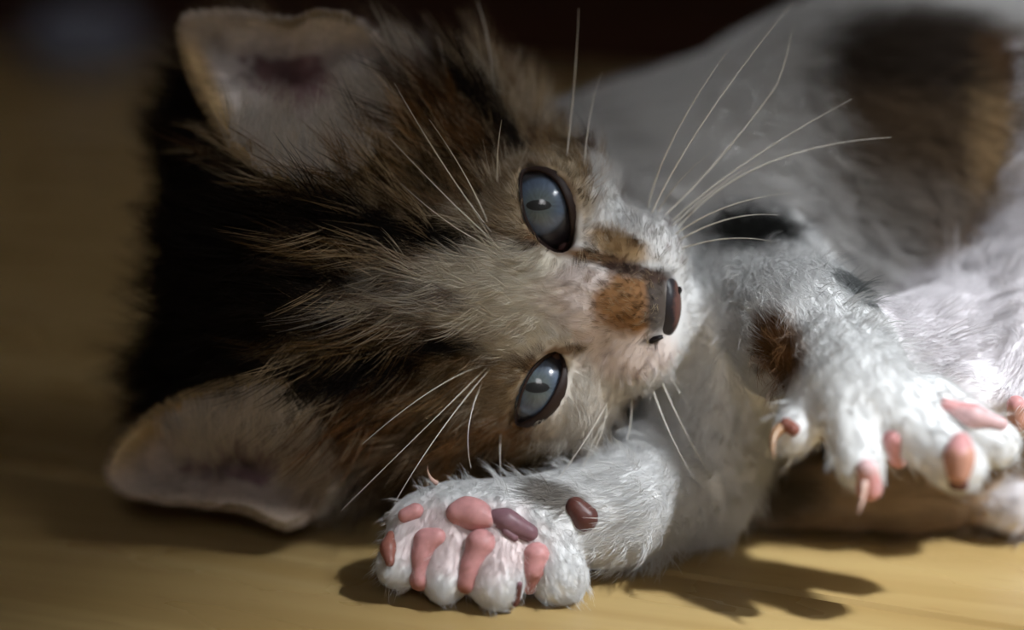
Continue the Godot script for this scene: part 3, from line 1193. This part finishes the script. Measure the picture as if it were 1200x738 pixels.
func ear(cat: Node3D, skin: Material, pts: Array, mid: Vector3, lower: float) -> void:
	var rim := []
	var n := pts.size()
	for i in n:
		var q := []
		for k in 4:
			var w: Array = pts[(i + k + n - 1) % n]
			q.append(at(w[0], w[1], w[2]))
		for k in 6:
			rim.append(q[1].cubic_interpolate(q[2], q[0], q[3], k / 6.0))
	var cols := rim.size()
	var rows := 16
	var head: Array[Blob] = []
	for b in blobs:
		if b.grp == HEAD: head.append(b)
	var vs := PackedVector3Array()
	var cs := PackedColorArray()
	var ix := PackedInt32Array()
	# rows 0..rows: inside from the middle to the rim; then the rounded edge; then the back
	for side in 2:
		for i in rows + 1:
			var s := float(i) / rows
			for j in cols:
				var o: Vector3 = rim[j]
				var p := mid.lerp(o, s)
				p.z = lerpf(mid.z, o.z, pow(s, 0.9))
				p.z += 0.05 * noise.get_noise_3dv(p * 1.1)
				p = lifted(p, s, head)
				if side == 1: p.z -= 0.07 + 0.30 * sqrt(maxf(0.0, 1.0 - s * s))
				vs.append(p)
				cs.append(ear_color(p, s, lower) if side == 0 else TAN)
	for side in 2:
		var base := side * (rows + 1) * cols
		for i in rows:
			for j in cols:
				var a := base + i * cols + j
				var b := base + i * cols + (j + 1) % cols
				ix.append_array([a, b, a + cols, b, b + cols, a + cols])
	for j in cols:
		var a := rows * cols + j
		var b := rows * cols + (j + 1) % cols
		var off := (rows + 1) * cols
		ix.append_array([a, b, a + off, b, b + off, a + off])
	var ns := normals_of(vs, ix, 1.0)
	var half := (rows + 1) * cols
	for i in vs.size():
		var front := i < half
		if ns[i].length() < 0.5: ns[i] = Vector3(0, 0, 1 if front else -1)
		if (ns[i].z < 0.0) == front and absf(ns[i].z) > 0.3: ns[i] = -ns[i]
	put("ear", mesh_of(to_kit(vs), turn_all(ns), cs, ix), skin, cat)
	var poly2 := PackedVector2Array()
	for r in rim: poly2.append(Vector2(r.x, r.y))
	ear_rings.append([rim, mid, lower, poly2])

func lifted(p: Vector3, s: float, head: Array[Blob]) -> Vector3:
	# the ear's floor rides on the skull, its base edge sinks into the coat
	var clear := 0.07 - 0.4 * smoothstep(0.62, 0.9, s)
	for i in 40:
		var d := hollow(p, field(p, head))
		if d > clear: break
		p.z += maxf(clear - d, 0.02)
	return p

func ear_color(p: Vector3, s: float, lower: float) -> Color:
	# bare pinkish skin inside, pale velvet towards the edge, a tan outer margin
	var c := Color(0.40, 0.25, 0.25).lerp(Color(0.86, 0.79, 0.75) if lower < 0.5 else Color(0.68, 0.56, 0.47), smoothstep(0.34, 0.46, s + 0.22 * noise.get_noise_3dv(p * 2.5)))
	var mid: Vector3 = ear_mids[0 if lower < 0.5 else 1]
	var d := Vector2(p.x - mid.x, p.y - mid.y).normalized()
	var tan_side := smoothstep(0.15, 0.6, d.dot(Vector2(-0.72, -0.69) if lower < 0.5 else Vector2(-0.35, 0.93)))
	return c.lerp(Color(0.68, 0.50, 0.26), smoothstep(0.70, 0.90, s) * (0.12 + 0.88 * tan_side))


# ---------------------------------------------------------------------  fur
# tufts of hairs: three lengths, each a shared mesh copied many times
var fur_body: Dictionary
var fur_out := []
const CHUNK := 600

func tuft(hairs: int, spread: float, thick: float, bend: float, seed_value: int) -> ArrayMesh:
	var rng := RandomNumberGenerator.new()
	rng.seed = seed_value
	var vs := PackedVector3Array()
	var ns := PackedVector3Array()
	var cs := PackedColorArray()
	var ix := PackedInt32Array()
	for h in hairs:
		var root := Vector3(rng.randf_range(-1, 1), 0, rng.randf_range(-1, 1)) * spread
		var lean := Vector3(rng.randfn(0, 0.13), 0, rng.randfn(0, 0.13))
		var l := rng.randf_range(0.65, 1.1)
		var bd := bend * rng.randf_range(0.5, 1.4)
		var tone := rng.randf_range(0.9, 1.06)
		var steps := 4
		var start := vs.size()
		for i in steps + 1:
			var t := float(i) / steps
			var c := root + Vector3(0, t * l, bd * t * t * l) + lean * t * l
			var r := thick * (1.0 - 0.85 * t * t)
			var along := Vector3(0, 1, 2.0 * bd * t).normalized()
			var side := Vector3.RIGHT
			var third := along.cross(side)
			for k in 3:
				var a := TAU * k / 3.0 + h
				var d := side * cos(a) + third * sin(a)
				vs.append(c + d * r)
				ns.append(d)
				cs.append(Color(tone, tone, tone))
		for i in steps:
			for k in 3:
				var p := start + i * 3 + k
				var q := start + i * 3 + (k + 1) % 3
				ix.append_array([p, q, p + 3, q, q + 3, p + 3])
	return mesh_of(vs, ns, cs, ix)

func grow_fur(n: Dictionary) -> void:
	fur_body = n
	var count: int = (n.ix.size() / 3 + CHUNK - 1) / CHUNK
	fur_out = []
	fur_out.resize(count)
	var job := WorkerThreadPool.add_group_task(fur_chunk, count, -1, true)
	WorkerThreadPool.wait_for_group_task_completion(job)

static func rnd(state: PackedInt64Array) -> float:
	state[0] = (state[0] * 1103515245 + 12345) & 0x7fffffff
	return float(state[0] >> 8) / 8388608.0

func fur_chunk(ci: int) -> void:
	var v: PackedVector3Array = fur_body.v
	var nn: PackedVector3Array = fur_body.n
	var ix: PackedInt32Array = fur_body.ix
	var who: PackedInt32Array = fur_body.who
	var kinds := [[[], []], [[], []], [[], []]]
	var st := PackedInt64Array([ci * 7919 + 17])
	for i in 5: rnd(st)
	for t in range(ci * CHUNK * 3, mini((ci + 1) * CHUNK * 3, ix.size()), 3):
		var a := v[ix[t]]
		var b := v[ix[t + 1]]
		var c := v[ix[t + 2]]
		var blob := blobs[who[ix[t]]]
		var area := (b - a).cross(c - a).length() * 0.5
		var nz := (nn[ix[t]].z + nn[ix[t + 1]].z + nn[ix[t + 2]].z) / 3.0
		var per := 120.0
		if blob.grp == HEAD: per = 320.0
		elif blob.grp == TORSO: per = 60.0
		elif blob.grp == PAW: per = 230.0
		if nz < -0.25: per *= 0.3
		var want := area * per
		var k := int(want)
		if rnd(st) < want - k: k += 1
		for i in k:
			var u := rnd(st)
			var w := rnd(st)
			if u + w > 1.0:
				u = 1.0 - u
				w = 1.0 - w
			var p := a + (b - a) * u + (c - a) * w
			var n := (nn[ix[t]] * (1.0 - u - w) + nn[ix[t + 1]] * u + nn[ix[t + 2]] * w).normalized()
			hair(p, n, blob, kinds, st)
	fur_out[ci] = kinds

func hair(p: Vector3, n: Vector3, blob: Blob, kinds: Array, st: PackedInt64Array) -> void:
	var h := height(p)
	if h < 0.06: return
	var grp := blob.grp
	var l := blob.fur
	var flow := blob.flow
	if grp == HEAD:
		var away := p - nose_root
		var far := away.length()
		flow = away / far
		l = lerpf(0.10, 0.30, smoothstep(0.7, 2.4, far))
		l = lerpf(l, 0.62, smoothstep(2.4, 5.5, far))
		if p.z > -1.6:
			for e in eyes:
				var c: Vector3 = e[0]
				var dx := Vector2(p.x - c.x, p.y - c.y)
				if dx.length() > 1.6: continue
				var d := poly(Vector2(p.x, p.y), e[1])
				if d < 0.06 + 0.10 * smoothstep(-0.1, 0.4, dx.x): return
				var near := 1.0 - smoothstep(0.1, 0.75, d)
				flow = (flow + Vector3(dx.x, dx.y, 0).normalized() * 1.6 * near).normalized()
				l = minf(l, lerpf(0.45, 0.24 if dx.x < 0.15 else 0.15, near))
		if nose_blobs.size() and p.x > 2.0 and field(p, nose_blobs) < 0.07: return
		for e in ear_rings:
			if absf(p.x - e[1].x) > 3.2 or absf(p.y - e[1].y) > 2.6 or p.z < -3.5: continue
			if poly(Vector2(p.x, p.y), e[3]) < -0.25: return
	elif grp == TORSO:
		flow = Vector3(0.8, -0.5, 0.0)
	if grp == PAW or grp == ARM or grp == HIND:
		for b in bald:
			var q: Vector3 = p - b[0]
			if q.length_squared() > 1.2: continue
			var cb := cos(b[2])
			var sb := sin(b[2])
			q = Vector3(q.x * cb + q.y * sb, -q.x * sb + q.y * cb, q.z) / b[1]
			if q.length_squared() < 1.0: return
	var wild := Vector3(rnd(st) - 0.5, rnd(st) - 0.5, rnd(st) - 0.5)
	var swirl := Vector3(noise.get_noise_3dv(p * 0.9), noise.get_noise_3dv(p * 0.9 + Vector3(9, 3, 1)), noise.get_noise_3dv(p * 0.9 + Vector3(2, 8, 5)))
	flow = flow + wild * 0.7 + swirl * 0.55
	var t := flow - n * flow.dot(n)
	if t.length_squared() < 1e-4: t = n.cross(Vector3(0.2, 0.9, 0.3))
	t = t.normalized()
	var lift := 0.36 if grp != HEAD else 0.32
	l *= 0.75 + 0.5 * rnd(st)
	var up := (n * lift + t * (1.0 - lift)).normalized()
	if h < l * 0.5 and turned(up).y < 0.0:
		up = (up + Vector3(0, 0.7, 0.2)).normalized()
	var fwd := (t - up * t.dot(up)).normalized()
	var side := up.cross(fwd)
	var c := coat(p, grp)
	var lum := c.r + c.g + c.b
	if grp == HEAD and lum > 0.9 and lum < 2.7 and p.x < 1.7:
		var r := rnd(st)
		if lum < 1.8:
			if r < 0.30: c = c.lerp(Color(0.88, 0.80, 0.66), 0.7)
			elif r > 0.68: c = c.lerp(BROWN, 0.75)
		elif r < 0.14: c = c.lerp(TAN, 0.5)
	if grp == HEAD and lum <= 0.9:      # agouti: banded hairs among dark ones
		var r := rnd(st)
		if lum > 0.07:
			if r < 0.26: c = c.lerp(CREAM, 0.75)
			elif r > 0.60: c = c.lerp(BLACK, 0.8)
		elif r < 0.05 and p.x > -4.0: c = Color(0.24, 0.17, 0.10)
	var vary := lerpf(0.55, 0.10, clampf(lum / 2.0, 0.0, 1.0))
	var tone := 1.0 + vary * (rnd(st) - 0.55)
	c = Color(c.r * tone, c.g * tone, c.b * tone)
	if rnd(st) < 0.10 and (l < 0.5 or grp == HEAD):      # stray hairs that stand off the coat
		l *= 1.0 + 0.9 * rnd(st)
		up = (n * 0.75 + t * 0.35 + wild * 0.4).normalized()
		fwd = (t - up * t.dot(up)).normalized()
		side = up.cross(fwd)
	var kind := 0 if l < 0.22 else 1 if l < 0.75 else 2
	var m := l * 0.01
	kinds[kind][0].append(Transform3D(Basis(turned(side) * m, turned(up) * m, turned(fwd) * m), kit(p - n * 0.02)))
	kinds[kind][1].append(c)

func ear_fur(kinds: Array) -> void:
	var st := PackedInt64Array([4242])
	var head: Array[Blob] = []
	for b in blobs:
		if b.grp == HEAD: head.append(b)
	for e in ear_rings:
		var rim: Array = e[0]
		var mid: Vector3 = e[1]
		var lower: float = e[2]
		var cols := rim.size()
		# velvet on the inside and the rim
		for i in 5200:
			var j := int(rnd(st) * cols) % cols
			var s := sqrt(rnd(st))
			var o: Vector3 = rim[j].lerp(rim[(j + 1) % cols], rnd(st))
			var p := mid.lerp(o, s)
			p.z = lerpf(mid.z, o.z, pow(s, 0.9))
			p = lifted(p, s, head)
			var out := (o - mid).normalized()
			var n := (Vector3(0, 0, 1) - out * 0.5 * s + out * 0.7 * smoothstep(0.93, 1.0, s)).normalized()
			var flow := out * (0.6 + s) + Vector3(-0.6, 0.2 - lower * 0.3, 0)
			add_tuft(kinds[0], p, n, flow, 0.15 + 0.05 * rnd(st), 0.3, ear_color(p, s, lower), st)
			if s > 0.9 and (lower > 0.5 or p.x < -2.6): add_tuft(kinds[0], o + Vector3(0, 0, -0.06), out, out + Vector3(-0.5, 0, -0.3), 0.17, 0.6, Color(0.42, 0.31, 0.18), st)
		# long hairs that cross the opening
		for i in 420:
			var f := rnd(st)
			var s := 1.0 - 0.34 * pow(rnd(st), 1.5)
			var target: Vector3
			var j: int
			if lower < 0.5:
				j = int((0.50 + 0.32 * f) * cols)
				target = at(310 + 40 * rnd(st), 20, -1.2)
			else:
				j = int((0.14 + 0.36 * f) * cols)
				target = at(270 + 90 * f, 640, -1.0)
			var o: Vector3 = rim[j % cols]
			var p := mid.lerp(o, s)
			p.z = lerpf(mid.z, o.z, pow(s, 0.9))
			p = lifted(p, minf(s, 0.6), head)
			var c := (Color(0.80, 0.75, 0.70) if lower < 0.5 else Color(0.66, 0.57, 0.47)).lerp(CREAM, 0.6 * rnd(st))
			add_tuft(kinds[1] if rnd(st) < 0.5 else kinds[2], p, Vector3(0, 0, 1), (target - p).normalized() + Vector3(rnd(st) - 0.5, rnd(st) - 0.5, 0) * 0.8, 0.55 + 0.5 * rnd(st), 0.22, c, st)

func add_tuft(kind: Array, p: Vector3, n: Vector3, flow: Vector3, l: float, lift: float, c: Color, st: PackedInt64Array) -> void:
	flow = flow.normalized() + Vector3(rnd(st) - 0.5, rnd(st) - 0.5, rnd(st) - 0.5) * 0.6
	var t := (flow - n * flow.dot(n)).normalized()
	var up := (n * lift + t * (1.0 - lift)).normalized()
	var fwd := (t - up * t.dot(up)).normalized()
	var side := up.cross(fwd)
	var tone := 0.8 + 0.4 * rnd(st)
	var m := l * 0.01
	kind[0].append(Transform3D(Basis(turned(side) * m, turned(up) * m, turned(fwd) * m), kit(p)))
	kind[1].append(Color(c.r * tone, c.g * tone, c.b * tone))

func plant_fur(cat: Node3D) -> void:
	var shaggy := StandardMaterial3D.new()
	shaggy.vertex_color_use_as_albedo = true
	shaggy.roughness = 0.6
	shaggy.metallic_specular = 0.25
	shaggy.backlight_enabled = true
	shaggy.backlight = Color(0.7, 0.7, 0.7)
	var names := ["short_fur", "fur", "long_fur"]
	var tufts := [tuft(12, 0.34, 0.014, 0.35, 1), tuft(6, 0.13, 0.009, 0.45, 2), tuft(9, 0.14, 0.0075, 0.5, 3)]
	var extra := [[[], []], [[], []], [[], []]]
	ear_fur(extra)
	fur_out.append(extra)
	for kind in 3:
		var count := 0
		for o in fur_out: count += o[kind][0].size()
		var mm := MultiMesh.new()
		mm.transform_format = MultiMesh.TRANSFORM_3D
		mm.use_colors = true
		mm.mesh = tufts[kind]
		mm.instance_count = count
		var i := 0
		for o in fur_out:
			for j in o[kind][0].size():
				mm.set_instance_transform(i, o[kind][0][j])
				mm.set_instance_color(i, o[kind][1][j])
				i += 1
		var node := MultiMeshInstance3D.new()
		node.name = names[kind]
		node.multimesh = mm
		node.material_override = shaggy
		cat.add_child(node, true)
		node.set_meta("kind", "stuff")
	fur_out = []
